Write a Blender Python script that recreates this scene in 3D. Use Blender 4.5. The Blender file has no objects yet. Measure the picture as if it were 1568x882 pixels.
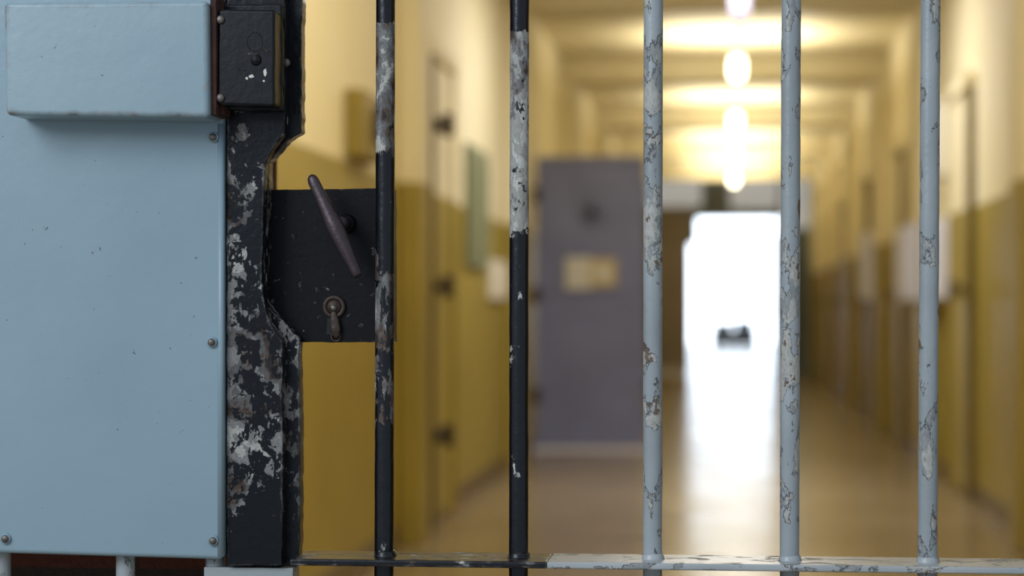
import bpy, bmesh, math
from mathutils import Vector, noise as mnoise
S=bpy.context.scene
S.view_settings.view_transform='Standard'
S.view_settings.look='None'
D=1.885; H=1.05; TH=math.radians(5.84); F=3267.0
cT,sT=math.cos(TH),math.sin(TH)
# survey helper: measured photo reading -> true X,Z on the real plane y=const
def at(u,v,y=0.0):
    x=(u-784)/F; z=(475-v)/F
    t=(y+D)/(x*sT+cT)
    return t*(x*cT-sT), H+t*z
PX=0.000577
# ---------------- materials
def newmat(n):
    m=bpy.data.materials.new(n); m.use_nodes=True
    nt=m.node_tree; b=nt.nodes['Principled BSDF']; return m,nt,b
def N(nt,t,**k):
    n=nt.nodes.new(t)
    for a,v in k.items(): setattr(n,a,v)
    return n
def L(nt,a,b): nt.links.new(a,b)
def math_(nt,op,a,b=None,clamp=False):
    n=N(nt,'ShaderNodeMath',operation=op,use_clamp=clamp)
    for i,s in enumerate((a,b)):
        if s is None: continue
        if isinstance(s,(int,float)): n.inputs[i].default_value=s
        else: L(nt,s,n.inputs[i])
    return n.outputs[0]
def mixc(nt,f,a,b,bt='MIX'):
    n=N(nt,'ShaderNodeMix',data_type='RGBA',blend_type=bt)
    if isinstance(f,(int,float)): n.inputs[0].default_value=f
    else: L(nt,f,n.inputs[0])
    for i,s in ((6,a),(7,b)):
        if isinstance(s,tuple): n.inputs[i].default_value=(*s,1) if len(s)==3 else s
        else: L(nt,s,n.inputs[i])
    return n.outputs[2]
def coords(nt,scale=(1,1,1),off=(0,0,0)):
    tc=N(nt,'ShaderNodeTexCoord'); mp=N(nt,'ShaderNodeMapping')
    mp.inputs['Scale'].default_value=scale; mp.inputs['Location'].default_value=off
    L(nt,tc.outputs['Object'],mp.inputs[0]); return mp.outputs[0]
def noise(nt,vec,scale,detail=6,rough=.55,dist=0):
    n=N(nt,'ShaderNodeTexNoise'); n.inputs['Scale'].default_value=scale
    n.inputs['Detail'].default_value=detail; n.inputs['Roughness'].default_value=rough
    n.inputs['Distortion'].default_value=dist
    L(nt,vec,n.inputs['Vector']); return n.outputs[0]
def ramp(nt,fac,stops,interp='LINEAR'):
    r=N(nt,'ShaderNodeValToRGB'); r.color_ramp.interpolation=interp
    e=r.color_ramp.elements
    while len(e)<len(stops): e.new(.5)
    for i,(p,c) in enumerate(stops):
        e[i].position=p
        if isinstance(c,(int,float)): c=(c,c,c)
        e[i].color=(*c,1)
    L(nt,fac,r.inputs[0]); return r.outputs[0]
def edge_mask(nt,rad=.003):
    bv=N(nt,'ShaderNodeBevel',samples=4); bv.inputs[0].default_value=rad
    ge=N(nt,'ShaderNodeNewGeometry')
    d=N(nt,'ShaderNodeVectorMath',operation='DOT_PRODUCT')
    L(nt,bv.outputs[0],d.inputs[0]); L(nt,ge.outputs['Normal'],d.inputs[1])
    return math_(nt,'MULTIPLY',math_(nt,'SUBTRACT',1.0,d.outputs['Value']),6.0,True)
def chipped(name,top,under,stops,axis='Z',lo=.8,hi=1.34,scale=75,stretch=.55,edge=0,rough=.3,off=(0,0,0),outline=.8,bump=.0009,spec=.5,xbias=None,fineflake=0,detail=7,usc=.8):
    """layered old paint flaking; stops=(pos 0..1 along axis, amount flaked 0..1)"""
    m,nt,b=newmat(name)
    tc=N(nt,'ShaderNodeTexCoord'); sp=N(nt,'ShaderNodeSeparateXYZ'); L(nt,tc.outputs['Object'],sp.inputs[0])
    mr=N(nt,'ShaderNodeMapRange'); mr.inputs[1].default_value=lo; mr.inputs[2].default_value=hi
    v0=coords(nt,(1,1,1),off)
    wob=math_(nt,'MULTIPLY',math_(nt,'SUBTRACT',noise(nt,v0,60,4),.5),.03)
    L(nt,math_(nt,'ADD',sp.outputs[axis],wob),mr.inputs[0])
    dens=ramp(nt,mr.outputs[0],stops)
    if xbias:   # (x where wear is greatest, x where it fades, amount)
        xr=N(nt,'ShaderNodeMapRange'); xr.inputs[1].default_value=xbias[0]; xr.inputs[2].default_value=xbias[1]
        xr.inputs[3].default_value=xbias[2]; xr.inputs[4].default_value=0; L(nt,sp.outputs['X'],xr.inputs[0])
        dens=math_(nt,'ADD',dens,xr.outputs[0])
    if edge: 
        dens=math_(nt,'ADD',dens,math_(nt,'MULTIPLY',edge_mask(nt),edge))
    v=coords(nt,(1,1,stretch) if axis=='Z' else (stretch,1,1),off)
    n=noise(nt,v,scale,detail,.6,.4)
    T=math_(nt,'SUBTRACT',.74,math_(nt,'MULTIPLY',dens,.48))
    df=math_(nt,'SUBTRACT',n,T)
    if fineflake:
        nf=noise(nt,v,scale*2.6,5,.6,.3)
        Tf=math_(nt,'SUBTRACT',.80,math_(nt,'MULTIPLY',dens,fineflake))
        df=math_(nt,'MAXIMUM',df,math_(nt,'SUBTRACT',nf,Tf))
    mask=math_(nt,'MULTIPLY',df,60,True)
    n2=noise(nt,v,scale*usc,5,.6,.3)
    uc=ramp(nt,n2,under,'CONSTANT')
    fine=noise(nt,v,420,4)
    uc=mixc(nt,.25,uc,ramp(nt,fine,[(.3,(.1,.1,.1)),(.7,(.9,.9,.9))]),'OVERLAY')
    big=noise(nt,v0,9,3)
    tcx=mixc(nt,.35,top,ramp(nt,big,[(.3,.3),(.7,.75)]),'OVERLAY')
    col=mixc(nt,mask,tcx,uc)
    band=math_(nt,'MULTIPLY',math_(nt,'LESS_THAN',math_(nt,'ABSOLUTE',math_(nt,'SUBTRACT',df,.004)),.007),outline)
    col=mixc(nt,band,col,(.025,.02,.018))
    L(nt,col,b.inputs['Base Color'])
    r=math_(nt,'ADD',rough,math_(nt,'MULTIPLY',mask,.35),True); L(nt,r,b.inputs['Roughness'])
    b.inputs['Specular IOR Level'].default_value=spec
    hgt=math_(nt,'ADD',math_(nt,'MULTIPLY',mask,-1.0),math_(nt,'MULTIPLY',noise(nt,v0,130,4),.6))
    bp=N(nt,'ShaderNodeBump'); bp.inputs['Strength'].default_value=.8; bp.inputs['Distance'].default_value=bump
    L(nt,hgt,bp.inputs['Height']); L(nt,bp.outputs[0],b.inputs['Normal'])
    return m
CREAM=(.55,.52,.45); GREY=(.22,.22,.21); DK=(.03,.024,.022); BLK=(.005,.006,.009); BRN=(.11,.07,.05)
U_BLACK=[(0,DK),(.40,BRN),(.46,(.15,.14,.13)),(.52,GREY),(.585,CREAM)]
U_LIGHT=[(0,(.34,.35,.34)),(.5,(.52,.50,.45)),(.63,(.20,.14,.10))]
def blue_paint(name,col,rust=.5,edgew=.6,rad=.004):
    m,nt,b=newmat(name)
    v=coords(nt)
    big=noise(nt,v,5,4,.5)
    c=mixc(nt,.3,col,ramp(nt,big,[(.3,(.36,.4,.44)),(.7,(.62,.6,.58))]),'OVERLAY')
    n=noise(nt,v,55,6,.6)
    em=edge_mask(nt,rad)
    f=math_(nt,'MULTIPLY',math_(nt,'SUBTRACT',math_(nt,'ADD',n,math_(nt,'MULTIPLY',em,.20*edgew)),.74-.04*rust),25,True)
    rc=ramp(nt,noise(nt,v,90,4),[(.35,(.06,.03,.02)),(.55,(.26,.14,.07)),(.7,(.4,.36,.3))])
    c=mixc(nt,f,c,rc)
    sp=noise(nt,v,190,2,.5)
    s2=math_(nt,'MULTIPLY',math_(nt,'SUBTRACT',sp,.755),60,True)
    c=mixc(nt,math_(nt,'MULTIPLY',s2,.7),c,(.10,.07,.055))
    L(nt,c,b.inputs['Base Color'])
    L(nt,math_(nt,'ADD',.3,math_(nt,'MULTIPLY',f,.4)),b.inputs['Roughness'])
    bp=N(nt,'ShaderNodeBump'); bp.inputs['Strength'].default_value=.3; bp.inputs['Distance'].default_value=.001
    h=math_(nt,'ADD',math_(nt,'MULTIPLY',noise(nt,v,160,3),.4),math_(nt,'MULTIPLY',noise(nt,v,14,3),2.5))
    L(nt,h,bp.inputs['Height']); L(nt,bp.outputs[0],b.inputs['Normal'])
    return m
def plain(name,col,rough=.5,metal=0,var=.25,scale=20,bump=0):
    m,nt,b=newmat(name); v=coords(nt)
    c=mixc(nt,var,col,ramp(nt,noise(nt,v,scale,5),[(.3,.25),(.7,.75)]),'OVERLAY')
    L(nt,c,b.inputs['Base Color']); b.inputs['Roughness'].default_value=rough; b.inputs['Metallic'].default_value=metal
    if bump:
        bp=N(nt,'ShaderNodeBump'); bp.inputs['Distance'].default_value=bump
        L(nt,noise(nt,v,scale*4,5),bp.inputs['Height']); L(nt,bp.outputs[0],b.inputs['Normal'])
    return m
def emis(name,col,st):
    m,nt,b=newmat(name); b.inputs['Base Color'].default_value=(*col,1)
    b.inputs['Emission Color'].default_value=(*col,1); b.inputs['Emission Strength'].default_value=st; return m
def wallmat(name,upper,lower,zc=1.62):
    m,nt,b=newmat(name)
    tc=N(nt,'ShaderNodeTexCoord'); sp=N(nt,'ShaderNodeSeparateXYZ'); L(nt,tc.outputs['Object'],sp.inputs[0])
    v=coords(nt)
    f=math_(nt,'GREATER_THAN',sp.outputs['Z'],zc)
    c=mixc(nt,f,lower,upper)
    c=mixc(nt,.3,c,ramp(nt,noise(nt,v,1.7,6),[(.3,.33),(.7,.66)]),'OVERLAY')
    L(nt,c,b.inputs['Base Color'])
    L(nt,math_(nt,'ADD',.42,math_(nt,'MULTIPLY',f,.25)),b.inputs['Roughness'])
    bp=N(nt,'ShaderNodeBump'); bp.inputs['Distance'].default_value=.004; bp.inputs['Strength'].default_value=.4
    L(nt,noise(nt,v,30,5),bp.inputs['Height']); L(nt,bp.outputs[0],b.inputs['Normal'])
    return m
# ---------------- mesh helpers
def empty(name,loc=(0,0,0)):
    e=bpy.data.objects.new(name,None); S.collection.objects.link(e); e.empty_display_size=.1; return e
def finish(name,bm,mat,parent=None,bevel=0,seg=2,smooth=False):
    bmesh.ops.recalc_face_normals(bm,faces=bm.faces)
    me=bpy.data.meshes.new(name); bm.to_mesh(me); bm.free()
    o=bpy.data.objects.new(name,me); S.collection.objects.link(o)
    if mat: me.materials.append(mat)
    if parent: o.parent=parent
    if bevel:
        md=o.modifiers.new('bevel','BEVEL'); md.width=bevel; md.segments=seg; md.limit_method='ANGLE'; md.angle_limit=.6
    if smooth or bevel:
        for p in me.polygons: p.use_smooth=True
    if bevel:
        md=o.modifiers.new('wn','WEIGHTED_NORMAL'); md.keep_sharp=True
    return o
def add_box(bm,x0,x1,y0,y1,z0,z1):
    r=bmesh.ops.create_cube(bm,size=1)
    for v in r['verts']:
        v.co=Vector(((x0+x1)/2+v.co.x*(x1-x0),(y0+y1)/2+v.co.y*(y1-y0),(z0+z1)/2+v.co.z*(z1-z0)))
def box(name,x0,x1,y0,y1,z0,z1,mat,parent=None,bevel=0,seg=2):
    bm=bmesh.new(); add_box(bm,x0,x1,y0,y1,z0,z1); return finish(name,bm,mat,parent,bevel,seg)
def boxes(name,lst,mat,parent=None,bevel=0):
    bm=bmesh.new()
    for b in lst: add_box(bm,*b)
    return finish(name,bm,mat,parent,bevel)
def plate(name,pts,y0,y1,mat,parent=None,bevel=.001,jag=0,step=.004,seed=0,seg=2):
    if jag:
        P=[]; n=len(pts)
        for i in range(n):
            a=Vector(pts[i]); b=Vector(pts[(i+1)%n]); d=b-a; k=max(1,int(d.length/step)); nn=Vector((-d.y,d.x)).normalized()
            for j in range(k):
                p=a+d*j/k; q=mnoise.noise(Vector((p.x*70,p.y*70,seed)))+.6*mnoise.noise(Vector((p.x*210,p.y*210,seed+3)))
                p=p+nn*q*jag if j else p
                P.append((p.x,p.y))
        pts=P
    bm=bmesh.new()
    f=bm.faces.new([bm.verts.new((x,y0,z)) for x,z in pts])
    r=bmesh.ops.extrude_face_region(bm,geom=[f])
    for v in r['geom']:
        if isinstance(v,bmesh.types.BMVert): v.co.y=y1
    return finish(name,bm,mat,parent,bevel,seg)
def rod(name,pts,rads,mat,parent=None,seg=32,jit=0,seed=0,sub=1,flat=1.0):
    P=[Vector(p) for p in pts]; pp=[];rr=[]
    for i in range(len(P)-1):
        for j in range(sub):
            t=j/sub; pp.append(P[i].lerp(P[i+1],t)); rr.append(rads[i]*(1-t)+rads[i+1]*t)
    pp.append(P[-1]); rr.append(rads[-1])
    d=(P[-1]-P[0]).normalized(); up=Vector((0,1,0)) if abs(d.y)<.9 else Vector((0,0,1))
    a=d.cross(up).normalized(); b=d.cross(a).normalized()
    bm=bmesh.new(); rings=[]
    for p,r in zip(pp,rr):
        ring=[]
        for k in range(seg):
            th=2*math.pi*k/seg; n=a*math.cos(th)+b*math.sin(th)*flat
            q=0
            if jit:
                c=p+n*r; q=jit*(mnoise.noise(Vector((c.x*60,c.y*60,c.z*35+seed)))+.5*mnoise.noise(Vector((c.x*200,c.y*200,c.z*160+seed))))
            ring.append(bm.verts.new(p+n*(r+q)))
        rings.append(ring)
    for i in range(len(rings)-1):
        for k in range(seg):
            bm.faces.new((rings[i][k],rings[i][(k+1)%seg],rings[i+1][(k+1)%seg],rings[i+1][k]))
    bm.faces.new(rings[0]); bm.faces.new(rings[-1][::-1])
    o=finish(name,bm,mat,parent,smooth=True)
    return o
def dome(name,x,y,z,r,mat,parent,h=.5,slot=False):
    bm=bmesh.new(); bmesh.ops.create_uvsphere(bm,u_segments=20,v_segments=12,radius=r)
    for v in bm.verts: v.co=Vector((v.co.x+x,v.co.y*h+y,v.co.z+z))
    return finish(name,bm,mat,parent,smooth=True)
# ---------------- material instances
M_blue=blue_paint('panel_blue_grey_paint',(.32,.43,.48),.2,.25)
M_bluebox=blue_paint('box_blue_grey_paint',(.34,.45,.49),.55,1.4,.010)
xs0=at(348,500)[0]; xs1=at(392,500)[0]
M_stile=chipped('black_flaked_paint',BLK,[(0,DK),(.38,(.085,.055,.04)),(.42,(.12,.115,.11)),(.50,(.24,.23,.22)),(.60,(.46,.44,.40))],
   [(0,.06),(.10,.16),(.17,.42),(.42,.44),(.56,.40),(.7,.32),(.8,.12),(1,.06)],scale=64,stretch=.8,edge=.32,rough=.3,outline=.3,xbias=(xs0,xs1,.24),spec=.3,fineflake=.47,detail=5,usc=.6)
M_plate=chipped('lock_black_paint',(.007,.006,.007),[(0,DK),(.5,(.08,.08,.08)),(.62,(.4,.4,.4))],[(0,.26),(1,.22)],scale=110,stretch=1,edge=.25,rough=.4,outline=.2,spec=.2,bump=.0005)
M_block=chipped('bolt_black_paint',(.005,.006,.009),[(0,(.03,.02,.018)),(.45,(.07,.04,.03)),(.6,(.55,.55,.52))],[(0,.19),(1,.16)],scale=90,stretch=1,edge=.14,rough=.33,outline=0,spec=.35,bump=.0006)
M_bar1=chipped('bar_paint_black_worn',BLK,U_BLACK,[(0,.22),(.25,.22),(.31,.58),(.50,.60),(.56,.26),(.70,.22),(.74,.66),(.8,.85),(.89,.88),(.905,.75),(.93,.92),(.945,.1),(1,.05)],scale=85,off=(3,1,2),outline=.3,detail=6)
M_bar2=chipped('bar_paint_black_and_cream',BLK,[(0,(.05,.045,.045)),(.36,BRN),(.40,(.2,.19,.18)),(.46,(.42,.40,.36)),(.6,(.62,.60,.54))],[(0,.12),(.3,.2),(.585,.18),(.60,.85),(.75,.66),(.85,.68),(.88,.9),(.915,.9),(.925,.1),(1,.05)],scale=70,off=(7,1,9),outline=.25)
LB=(.41,.44,.445)
M_bl=[chipped('bar_pale_paint_%s'%k,LB,U_LIGHT,st,scale=sc,off=o,rough=.32,outline=.65) for k,st,sc,o in (
 ('a',[(0,.30),(.3,.42),(.4,.34),(.6,.46),(1,.40)],45,(1,5,3)),
 ('b',[(0,.30),(.25,.48),(.5,.53),(.7,.45),(1,.40)],50,(4,2,11)),
 ('c',[(0,.34),(.3,.40),(.6,.44),(1,.42)],42,(9,9,1)))]
M_rail=chipped('rail_paint',(.50,.52,.52),U_LIGHT,[(0,.36),(1,.36)],axis='X',lo=-.4,hi=.3,scale=60,off=(2,2,2))
M_railb=chipped('rail_paint_black',BLK,U_BLACK,[(0,.34),(.8,.44),(1,.7)],axis='X',lo=-.4,hi=-.12,scale=80,edge=.4)
M_handle=plain('bronzed_steel',(.082,.060,.064),.4,.7,.35,60,.0004)
M_screw=plain('dull_screw_metal',(.22,.19,.16),.45,.8,.4,200,.0003)
M_rust=plain('rust',(.07,.026,.017),.8,0,.6,90,.001)
M_kh=plain('keyhole_old_brass',(.08,.055,.042),.5,.5,.5,90,.0005)
M_dark=plain('dark_void_metal',(.01,.01,.01),.6)
M_wall=wallmat('two_tone_yellow_wall',(.83,.74,.49),(.36,.275,.05))
M_ceil=plain('cream_ceiling_paint',(.74,.65,.41),.6,0,.2,2)
M_slate=plain('slate_door_paint',(.225,.245,.40),.42,0,.25,3)
M_brown=plain('brown_panel_paint',(.36,.31,.27),.5,0,.2,3)
M_bgrey=plain('grey_cabinet_paint',(.28,.33,.38),.45,0,.2,3)
M_iron=plain('dark_iron',(.07,.05,.03),.5,.2,.3,30)
M_benchm=plain('bench_grey_paint',(.38,.41,.44),.4,0,.2,10)
M_jamb=plain('worn_brown_jamb',(.22,.17,.06),.5,0,.3,12)
M_green=plain('grey_green_board',(.22,.24,.14),.6,0,.2,5)
M_olive=plain('olive_box_paint',(.26,.19,.035),.5,0,.2,5)
M_pale=plain('lavender_white',(.80,.80,.90),.6,0,.1,9)
M_label=plain('label_cream',(.80,.76,.64),.6,0,.2,9)
M_label2=plain('label_yellow',(.68,.52,.18),.6,0,.2,9)
M_white=plain('pale_hall_plaster',(.75,.78,.82),.6,0,.1,2)
M_lamp=emis('opal_glass_lit',(1,.91,.68),6.5)
M_lampoff=plain('opal_glass_unlit',(.40,.37,.47),.3,0,.1,5)
M_win=emis('daylit_glass',(.80,.89,1.0),4.6)
M_fan_glow=emis('transom_pane_added_glow',(.72,.74,.75),.36)  # weak glow added to lift the back-lit transom panes
M_cap=plain('lamp_cap_enamel',(.5,.45,.4),.4)
# floor
m,nt,b=newmat('polished_brown_linoleum'); M_floor=m
v=coords(nt)
c=ramp(nt,noise(nt,v,1.3,6),[(.3,(.24,.175,.095)),(.7,(.33,.26,.16))])
L(nt,c,b.inputs['Base Color'])
L(nt,ramp(nt,noise(nt,v,2.2,5),[(.3,.18),(.7,.26)]),b.inputs['Roughness'])
b.inputs['Specular IOR Level'].default_value=.85
bp=N(nt,'ShaderNodeBump'); bp.inputs['Distance'].default_value=.003; bp.inputs['Strength'].default_value=.3
L(nt,noise(nt,v,6,3),bp.inputs['Height']); L(nt,bp.outputs[0],b.inputs['Normal'])
# brick
m,nt,b=newmat('dark_red_brick'); M_brick=m
br=N(nt,'ShaderNodeTexBrick'); tc=N(nt,'ShaderNodeTexCoord'); mp=N(nt,'ShaderNodeMapping'); mp.inputs['Rotation'].default_value=(math.pi/2,0,0)
L(nt,tc.outputs['Object'],mp.inputs[0]); L(nt,mp.outputs[0],br.inputs[0])
br.inputs['Color1'].default_value=(.18,.05,.028,1); br.inputs['Color2'].default_value=(.12,.035,.02,1); br.inputs['Mortar'].default_value=(.06,.04,.03,1)
br.inputs['Scale'].default_value=2.2; L(nt,br.outputs[0],b.inputs['Base Color']); b.inputs['Roughness'].default_value=.9
bp=N(nt,'ShaderNodeBump'); bp.inputs['Distance'].default_value=.01; L(nt,noise(nt,coords(nt),90,6),bp.inputs['Height']); L(nt,bp.outputs[0],b.inputs['Normal'])

# ---------------- room shell
XL,XR,CZ=-1.47,1.34,3.25
yd=lambda d:d-D
YP=yd(34); YE=yd(66)
box('floor',-4.3,4.3,-3.5,YE+.2,-.1,0,M_floor)
box('wall_left',XL-.2,XL,-.15,YP,0,CZ,M_wall)
box('wall_right',XR,XR+.2,-.15,YP,0,CZ,M_wall)
box('ceiling',XL-.2,XR+.2,-.15,YP,CZ,CZ+.15,M_ceil)
beams=[4.8,9.4,14.0,18.6,23.2,27.8,32.4]
boxes('ceiling_beams',[(XL,XR,yd(d),yd(d)+.32,CZ-.21,CZ) for d in beams],M_ceil,None,.01)
boxes('trim_pilasters',[q for d in beams for q in ((XL,XL+.10,yd(d),yd(d)+.32,0,CZ-.21),(XR-.10,XR,yd(d),yd(d)+.32,0,CZ-.21))],M_wall,None,.008)
M_base=plain('baseboard_paint',(.16,.11,.05),.4)
def skirts(x0,x1): 
    return [(x0,x1,-.1,YP,0,.10)]
boxes('baseboard_left',skirts(XL,XL+.015),M_base); boxes('baseboard_right',skirts(XR-.015,XR),M_base)
# hall beyond
box('wall_hall_left',-4.3,-4.1,YP,YE,0,4.6,M_white); box('wall_hall_right',4.1,4.3,YP,YE,0,4.6,M_white)
box('ceiling_hall',-4.3,4.3,YP,YE+.2,4.6,4.75,M_white)
w=empty('window_1')
box('glass',-4.0,4.0,YE-.02,YE,0.02,4.5,M_win,w)
boxes('mullions',[(x-.04,x+.04,YE-.1,YE-.02,0,4.55) for x in (-4,-2.7,-1.35,1.35,2.7,4)]+[(-4.1,4.1,YE-.1,YE-.02,4.45,4.6)],M_white,w)
# partition
pt=empty('wall_partition')
box('side_left',XL-2.6,-.64,YP,YP+.08,.12,CZ+1.4,M_brown,pt)
box('side_right',.80,XR+2.6,YP,YP+.08,.0,CZ+1.4,M_bgrey,pt)
box('kerb_left',XL,-.66,YP-.04,YP+.1,0,.12,M_pale,pt)
box('transom',-.64,.80,YP,YP+.08,2.50,CZ+1.4,M_bgrey,pt)
boxes('transom_panels',[(-1.3,-.45,YP-.03,YP-.001,2.7,3.2),(.0,.75,YP-.03,YP-.001,2.66,3.2),(.82,1.25,YP-.03,YP-.001,2.35,3.2)],M_fan_glow,pt,.01)
box('stop_block',-.64,-.52,YP,YP+.08,2.1,2.50,M_bgrey,pt)
d2=empty('door_far_leaf')
box('leaf',.70,.80,YP-.9,YP-.0,.02,2.25,M_bgrey,d2,.01)
box('handle_bar',.66,.70,YP-.75,YP-.7,1.0,1.2,M_iron,d2,.005)
bn=empty('bench'); yb=yd(60)
boxes('seat',[(-.60,.80,yb,yb+.45,.40,.50)],M_benchm,bn,.02)
boxes('panel_base',[(-.54,.74,yb+.03,yb+.42,.03,.40)],M_benchm,bn,.01)
boxes('feet',[(-.5,-.4,yb+.05,yb+.4,0,.03),(.6,.7,yb+.05,yb+.4,0,.03)],M_benchm,bn)
boxes('backrest',[(-.45,.05,yb+.38,yb+.45,.5,.74),(.12,.66,yb+.38,yb+.45,.5,.80)],M_benchm,bn,.02)
# lights
def area(name,loc,tgt,size,power,col,sy=None):
    l=bpy.data.lights.new(name,'AREA'); l.energy=power; l.color=col; l.size=size
    if sy: l.shape='RECTANGLE'; l.size_y=sy
    o=bpy.data.objects.new(name,l); S.collection.objects.link(o); o.location=loc
    o.rotation_euler=(Vector(tgt)-Vector(loc)).to_track_quat('-Z','Y').to_euler(); return o
# lamps
for d in (7.1,12.4,17.2,22.1,27.1,31.6):  # first lamp, unseen, continues the row; added to light the near walls
    e=empty('ceiling_lamp'); y=yd(d); x=.055; off=(d==12.4)
    zc=3.0 if not off else 2.83
    k=.78 if not off else 1.0
    rod('glass_shade',[(x,y,zc-.13*k),(x,y,zc-.115*k),(x,y,zc-.08*k),(x,y,zc+.06*k),(x,y,zc+.10*k)],[.018,.042,.055,.055,.04],M_lampoff if off else M_lamp,e,24)
    rod('cap',[(x,y,zc+.10*k),(x,y,zc+.13),(x,y,zc+.14)],[.052,.05,.02],M_cap,e,24)
    rod('stem',[(x,y,zc+.14),(x,y,CZ)],[.012,.012],M_cap,e,12)
    if not off: area('added_uplight',(x,y,zc-.17),(x,y,CZ),1.2,34 if d>8 else 30,(1,.92,.74))  # unseen upward light added at each lit lamp to brighten the ceiling
# open slate cell door
sd=empty('cell_door'); y=yd(15.9)
box('leaf',XL+.03,-.63,y,y+.05,.04,2.20,M_slate,sd,.006)
boxes('edge_frame',[(XL+.03,-.63,y-.012,y,2.14,2.20),(XL+.03,-.63,y-.012,y,.04,.12),(XL+.03,XL+.08,y-.012,y,.12,2.14),(-.68,-.63,y-.012,y,.12,2.14)],M_slate,sd,.003)
xx,zz=at(907,325,y)
rod('peephole',[(xx,y-.03,zz),(xx,y,zz)],[.09,.10],M_slate,sd,24)
rod('peephole_lens',[(xx,y-.035,zz),(xx,y-.03,zz)],[.035,.035],M_dark,sd,24)
x0,z0=at(866,443,y); x1,z1=at(944,394,y)
box('notice_frame',x0-.02,x1+.02,y-.02,y,z0-.02,z1+.02,M_slate,sd,.004)
box('notice_paper',x0,(x0+x1)/2,y-.03,y-.02,z0,z1,M_label,sd); box('notice_card',(x0+x1)/2,x1,y-.03,y-.02,z0+.02,z1-.01,M_label2,sd)
box('notice_card_pale',(x0+x1)/2+.04,x1-.04,y-.034,y-.03,z0+.06,z1-.05,M_label,sd)
boxes('hinges',[(XL,XL+.06,y-.02,y+.02,z,z+.12) for z in (.35,1.1,1.85)],M_iron,sd,.003)
boxes('trim_door_sill',[(XL,-.55,y-.12,y+.02,0,.03)],M_pale,None,.004)
# closed cell doors set against walls
def celldoor(side,d,dark=True,w=.85):
    e=empty('cell_door'); y=yd(d); X=XL if side<0 else XR; s=-side
    def bx(n,a,b_,y0,y1,z0,z1,m,bv=.004):
        xa,xb=sorted((X+s*a,X+s*b_)); return box(n,xa,xb,y0,y1,z0,z1,m,e,bv)
    mj=M_iron if (side<0 and d<12) else M_jamb
    bx('jamb_near',0.001,.06 if side<0 else .05,y,y+.06,0,2.28,mj)
    bx('jamb_far',0.001,.05,y+w+.06,y+w+.12,0,2.28,M_wall)
    bx('head',0.001,.06,y,y+w+.12,2.28,2.36,M_wall)
    bx('leaf',0.001,.03,y+.06,y+w+.06,.03,2.28,M_wall)
    for z in ((.42,1.14,1.92) if side<0 else (1.14,)):
        bx('bolt',.03,.09,y-.02,y+.26,z,z+.05,mj)
        bx('bolt_knob',.09,.14,y+.1,y+.14,z-.03,z+.08,mj)
for s,d in ((-1,10.1),(-1,20.0),(-1,24.8),(1,11.9),(1,16.6),(1,20.6),(1,25.0),(1,29.4),(-1,29.4)):
    celldoor(s,d)
sb=empty('switch_box'); y=yd(8.05)
box('case',XL+.001,XL+.08,y,y+.5,1.64,1.90,M_olive,sb,.01); box('lever',XL+.08,XL+.11,y+.2,y+.26,1.7,1.84,M_iron,sb,.004)
def board(name,side,d0,d1,z0,z1,mat,dp=.03):
    e=empty(name); X=(XL+.002) if side<0 else (XR-.002); a,b_=sorted((X,X-side*dp)); box('backing',a,b_,yd(d0),yd(d1),z0,z1,mat,e,.004)
    a,b_=sorted((X-side*dp,X-side*(dp+.006))); k=(d1-d0)/3
    boxes('sheets',[(a,b_,yd(d0)+k*i+.05,yd(d0)+k*i+k-.03,z0+.06,z1-.06) for i in range(3)],mat,e)
board('notice_board',-1,11.75,12.7,1.30,1.98,M_green)
board('wall_placard',-1,12.9,13.8,1.12,1.36,M_label)
board('pale_wall_box',1,13.0,13.9,1.12,1.60,M_pale,.11)  # raised lavender-white boxes stand in for bluish-white patches on this wall
board('pale_wall_box',1,14.6,15.8,1.12,1.64,M_pale,.13)
board('pale_wall_box',1,19.2,20.3,1.15,1.75,M_pale,.13)
fb=empty('fuse_box'); box('case',XR-.12,XR-.001,yd(12.9),yd(13.3),1.85,2.3,M_label,fb,.01); box('cover',XR-.14,XR-.12,yd(12.93),yd(13.27),1.9,2.25,M_label,fb,.005)

# ---------------- prison gate
g=empty('barred_gate')
R=.0085
def bar(name,ut,ub,mat,seed,r=R):
    xt,zt=at(ut,0); xb,zb=at(ub,882)
    k=(xt-xb)/(zt-zb)
    z0,z1=.06,2.40
    rod(name,[(xb+k*(z0-zb),0,z0),(xb+k*(.78-zb),0,.78),(xb+k*(1.36-zb),0,1.36),(xb+k*(z1-zb),0,z1)],[r]*4,mat,g,32,.00028,seed,140)
bar('bar_1',590.5,588,M_bar1,1); bar('bar_2',795.5,794,M_bar2,2)
bar('bar_3',1000.5,999,M_bl[0],3); bar('bar_4',1211.5,1209,M_bl[1],4); bar('bar_5',1425,1420,M_bl[2],5)
for i in range(8):
    x0=at(1423,475)[0]+.124*(i+1)
    if x0<XR-.04: rod('bar_%d'%(6+i),[(x0,0,.06),(x0,0,2.4)],[R,R],M_bl[i%3],g,24)
for i,u in enumerate((2,192,329)):
    x,_=at(u,870); rod('panel_bar_%d'%(i+1),[(x,0,.06),(x,0,.845)],[R,R],M_bl[i%3],g,32,.0002,i+9,60)
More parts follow.
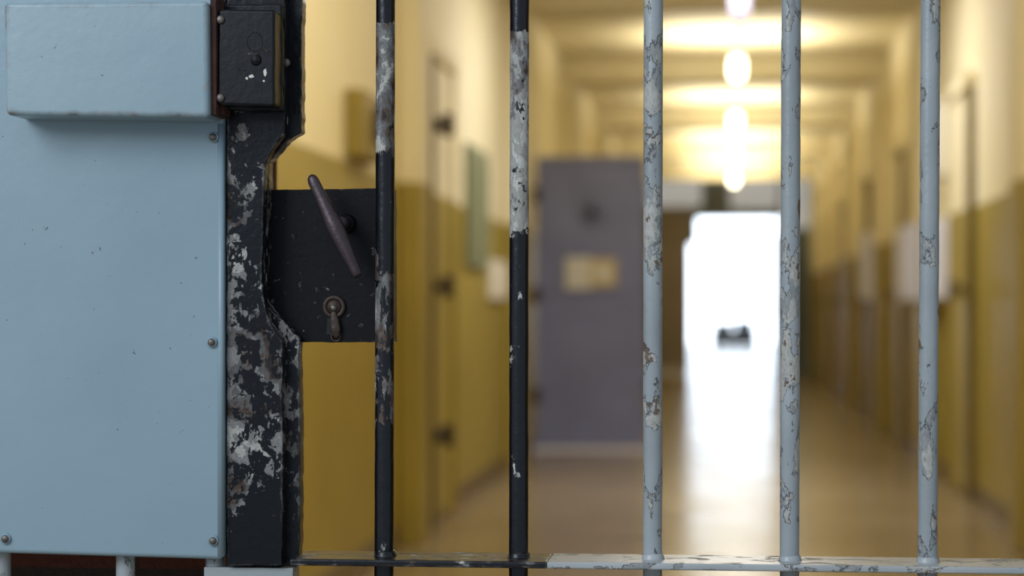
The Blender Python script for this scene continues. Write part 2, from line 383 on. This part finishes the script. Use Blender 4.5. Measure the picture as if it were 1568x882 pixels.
# bottom rail
xl,_=at(458,860); xm,_=at(842,860)
zt=at(1000,862,-.03)[1]
box('rail_black',xl-.002,xm,-.032,.036,zt-.006,zt,M_railb,g,.0015)
box('rail_pale',xm,XR-.002,-.032,.036,zt-.006,zt,M_rail,g,.0015)
box('rail_top',XL+.5,XR-.002,-.0255,.026,2.36,2.372,M_rail,g,.0015)
box('rail_foot',XL+.5,XR-.002,-.026,.026,.10,.112,M_rail,g,.0015)
for i,u in enumerate((590,795,1000,1210,1421)):
    x,_=at(u,866); rod('weld_%d'%(i+1),[(x,0,zt-.001),(x,0,zt+.002),(x,0,zt+.005)],[R*1.25,R*1.15,R*1.0],(M_railb if i<2 else M_rail),g,24,.0003,i,2)
# stile back plate + raised front strip
A=lambda pts,y:[at(u,v,y) for u,v in pts]
zb=at(400,866)[1]
stp=A([(347,866),(459,866),(460,700),(458,518),(407,462),(404,440),(412,300),(412,248),(424,236),(446,213),(462,203),(463,-60),(347,-60)],0)
plate('stile_back',stp,-.002,.016,M_stile,g,.001,.0012,.003,1)
frp=A([(347,866),(432,866),(433,700),(432,522),(412,492),(404,462),(401,430),(404,300),(406,250),(420,225),(436,205),(437,-60),(347,-60)],-.018)
plate('stile_front',frp,-.018,-.002,M_stile,g,.0012,.0010,.003,5)
xa,_=at(347,0); xb2,_=at(460,0)
box('stile_upper',xa,xb2,-.002,.016,1.345,2.4,M_stile,g,.001)
box('stile_lower',xa-.018,xb2-.004,-.012,.016,.06,zb-.0005,M_bl[2],g,.001)
# sheet panel
xe,_=at(343,500,-.022); xL=-1.0
pp=[(xL,at(0,846,-.022)[1]),at(0,847,-.022),at(340,857,-.022),(xe,at(343,850,-.022)[1]),(xe,2.0),(xL,2.0)]
plate('sheet_panel',pp,-.024,-.004,M_blue,g,.0055,seg=5)
xq,_=at(338,500,-.024); zq0=at(338,852,-.024)[1]; zq1=at(338,190,-.024)[1]
rod('panel_rolled_edge',[(xq,-.0226,zq0),(xq,-.0226,zq1)],[.0032,.0032],M_blue,g,24)
for i,(u,v) in enumerate(((326,210),(324,524),(326,828),(8,825))):
    x,z=at(u,v,-.026); rod('rivet_washer_%d'%i,[(x,-.0265,z),(x,-.0235,z)],[.0046,.005],M_blue,g,20); dome('rivet_%d'%i,x,-.0265,z,.0034,M_screw,g,.7)
# bolt housing
bh=empty('bolt_housing')
yf=-.072; YB=-.0245
p=[at(5,3,yf),at(318,1,yf),at(320,180,yf),at(8,176,yf)]
bm=bmesh.new()
front=[bm.verts.new((x,yf,z)) for x,z in p]; 
back=[bm.verts.new((x,-.0245,z)) for x,z in p]
bm.faces.new(front); bm.faces.new(back[::-1])
for i in range(4): bm.faces.new((front[i],front[(i+1)%4],back[(i+1)%4],back[i]))
finish('cover_box',bm,M_bluebox,bh,.0045,4)
xr,zr0=at(319,175,yf); zr1=at(319,8,yf)[1]
box('rusty_edge',xr-.0005,xr+.005,yf+.008,YB,zr0,zr1+.01,M_rust,bh,.001)
yk=-.060
kp=[at(332,160,yk),at(420,163,yk),at(421,15,yk),at(334,14,yk)]
plate('lock_block',kp,yk,YB,M_block,bh,.0025,.0004,.004,7,3)
kp=[at(328,168,-.035),at(432,170,-.035),at(432,6,-.035),at(328,6,-.035)]
plate('lock_block_base',kp,-.035,YB,M_block,bh,.002,.0008,.004,9)
x,z=at(328,100,-.04); box('rust_seam',xr+.004,xr+.0085,-.05,YB,zr0+.002,zr1,M_rust,bh,.001)
for i,(u,v,yy) in enumerate(((337,30,-.061),(337,150,-.061),(438,96,-.020))):
    x,z=at(u,v,yy); dome('screw_%d'%i,x,yy,z,.0038,M_screw,bh if i<2 else g,.6)
x,z=at(392,92,yk)
rod('centre_screw',[(x,yk-.002,z),(x,yk,z)],[.004,.005],M_block,bh,20); rod('centre_hole',[(x,yk-.0024,z),(x,yk-.0005,z)],[.002,.002],M_dark,bh,16)
x,z=at(390,64,yk); 
bm=bmesh.new()
def torus(bm,x,y,z,R_,r_,ns=40,nr=10,sx=1,sz=1):
    rs=[]
    for i in range(ns):
        a=2*math.pi*i/ns; ring=[]
        for j in range(nr):
            b_=2*math.pi*j/nr; q=R_+r_*math.cos(b_)
            ring.append(bm.verts.new((x+sx*q*math.cos(a),y+r_*math.sin(b_),z+sz*q*math.sin(a))))
        rs.append(ring)
    for i in range(ns):
        for j in range(nr): bm.faces.new((rs[i][j],rs[(i+1)%ns][j],rs[(i+1)%ns][(j+1)%nr],rs[i][(j+1)%nr]))
torus(bm,x,yk,z,.0075,.0005,sx=.9,sz=1.1); finish('stamped_ring',bm,M_block,bh,smooth=True)
# bare chips knocked out of the block's paint
for i,(u,v,a_,b_) in enumerate(((385,117,5,3),(406,111,3.2,6.5),(378,120,2.5,2.5),(404,124,2,2))):
    x,z=at(u,v,yk); pts=[]
    for k in range(11):
        th=2*math.pi*k/11; q=.85+.5*mnoise.noise(Vector((k*1.7,i*3.1,0)))
        pts.append((x+a_*PX*q*math.cos(th),z+b_*PX*q*math.sin(th)))
    plate('bare_chip_%d'%i,pts,yk-.0003,yk+.001,M_label,bh,0)

# lock case with handle
lk=empty('gate_lock')
yl=.0165
lp=A([(405,291),(598,288),(599,523),(600,524),(405,524)],yl)
plate('case',lp,yl,.050,M_plate,lk,.002,.0004,.004,11)
a=at(475,268,-.022); b2=at(548,424,-.030)
pa=Vector((a[0],-.020,a[1])); pb=Vector((b2[0],-.028,b2[1]))
ss=[0,.02,.06,.2,.38,.5,.62,.8,.95,.985,1]; rd=[3,7,9,9.5,12,14,13.5,10.5,8.5,7.5,4]
rod('lever_handle',[pa.lerp(pb,s) for s in ss],[r*PX for r in rd],M_handle,lk,28,.0001,3,3,.8)
x,z=at(531,343,yl)
rod('spindle_collar',[(x,yl-.006,z),(x,yl,z)],[.0075,.009],M_plate,lk,28)
rod('spindle',[(x,-.02,z),(x,yl-.004,z)],[.0055,.0058],M_handle,lk,24)
x,z=at(512,470,yl)
bm=bmesh.new(); torus(bm,x,yl-.002,z,.0085,.0022); finish('keyhole_ring',bm,M_kh,lk,smooth=True)
rod('keyhole_boss',[(x,yl-.004,z),(x,yl,z)],[.006,.007],M_kh,lk,24)
dome('cover_pivot',x,yl-.005,z-.001,.003,M_screw,lk,.7)
x2,z2=at(515,502,yl)
rod('keyhole_cover',[(x,yl-.005,z-.004),(x2-.001,yl-.005,z-.012),(x2,yl-.005,z2-.002),(x2+.001,yl-.004,z2-.009)],[.002,.0042,.0048,.0022],M_kh,lk,20,0,0,4,.45)
plate('keyhole_slot',[(x-.006,z-.006),(x-.007,z2-.006),(x+.003,z2-.006),(x+.006,z-.006)],yl-.001,yl+.001,M_dark,lk,0)
bm=bmesh.new(); torus(bm,x2,yl-.002,z2-.008,.004,.001); finish('cover_ring',bm,M_kh,lk,smooth=True)
# masonry jamb behind panel
box('wall_gate_pier',XL,-.478,.10,.34,0,CZ,M_brick)
box('wall_gate_lintel',-.478,XR,-.03,.15,2.42,CZ,M_wall)

area('window_daylight',(-1.9,-2.3,2.5),(-.2,0,1.05),1.5,46,(.82,.91,1.0),1.5)
area('added_fill_near',(0,yd(6.2),3.0),(0,yd(8.5),0),1.6,46,(1,.94,.78),1.2)  # unseen warm fill added overhead to brighten the near corridor walls
area('added_fill_mid',(0,yd(12.2),3.15),(0,yd(12.2),0),.9,64,(.97,.95,.94),.6)  # out-of-view fill light added above mid corridor, no fixture there
W=bpy.data.worlds.new('sky'); S.world=W; W.use_nodes=True
bg=W.node_tree.nodes['Background']; bg.inputs[0].default_value=(.70,.83,1,1); bg.inputs[1].default_value=.5

# ---------------- camera
cam=bpy.data.cameras.new('camera'); co=bpy.data.objects.new('camera',cam); S.collection.objects.link(co)
co.location=(0,-D,H); co.rotation_euler=(math.pi/2,0,TH)
cam.lens=75; cam.sensor_width=36; cam.shift_y=34/1568
cam.dof.use_dof=True; cam.dof.focus_distance=1.885; cam.dof.aperture_fstop=4.2
cam.clip_end=200
S.camera=co
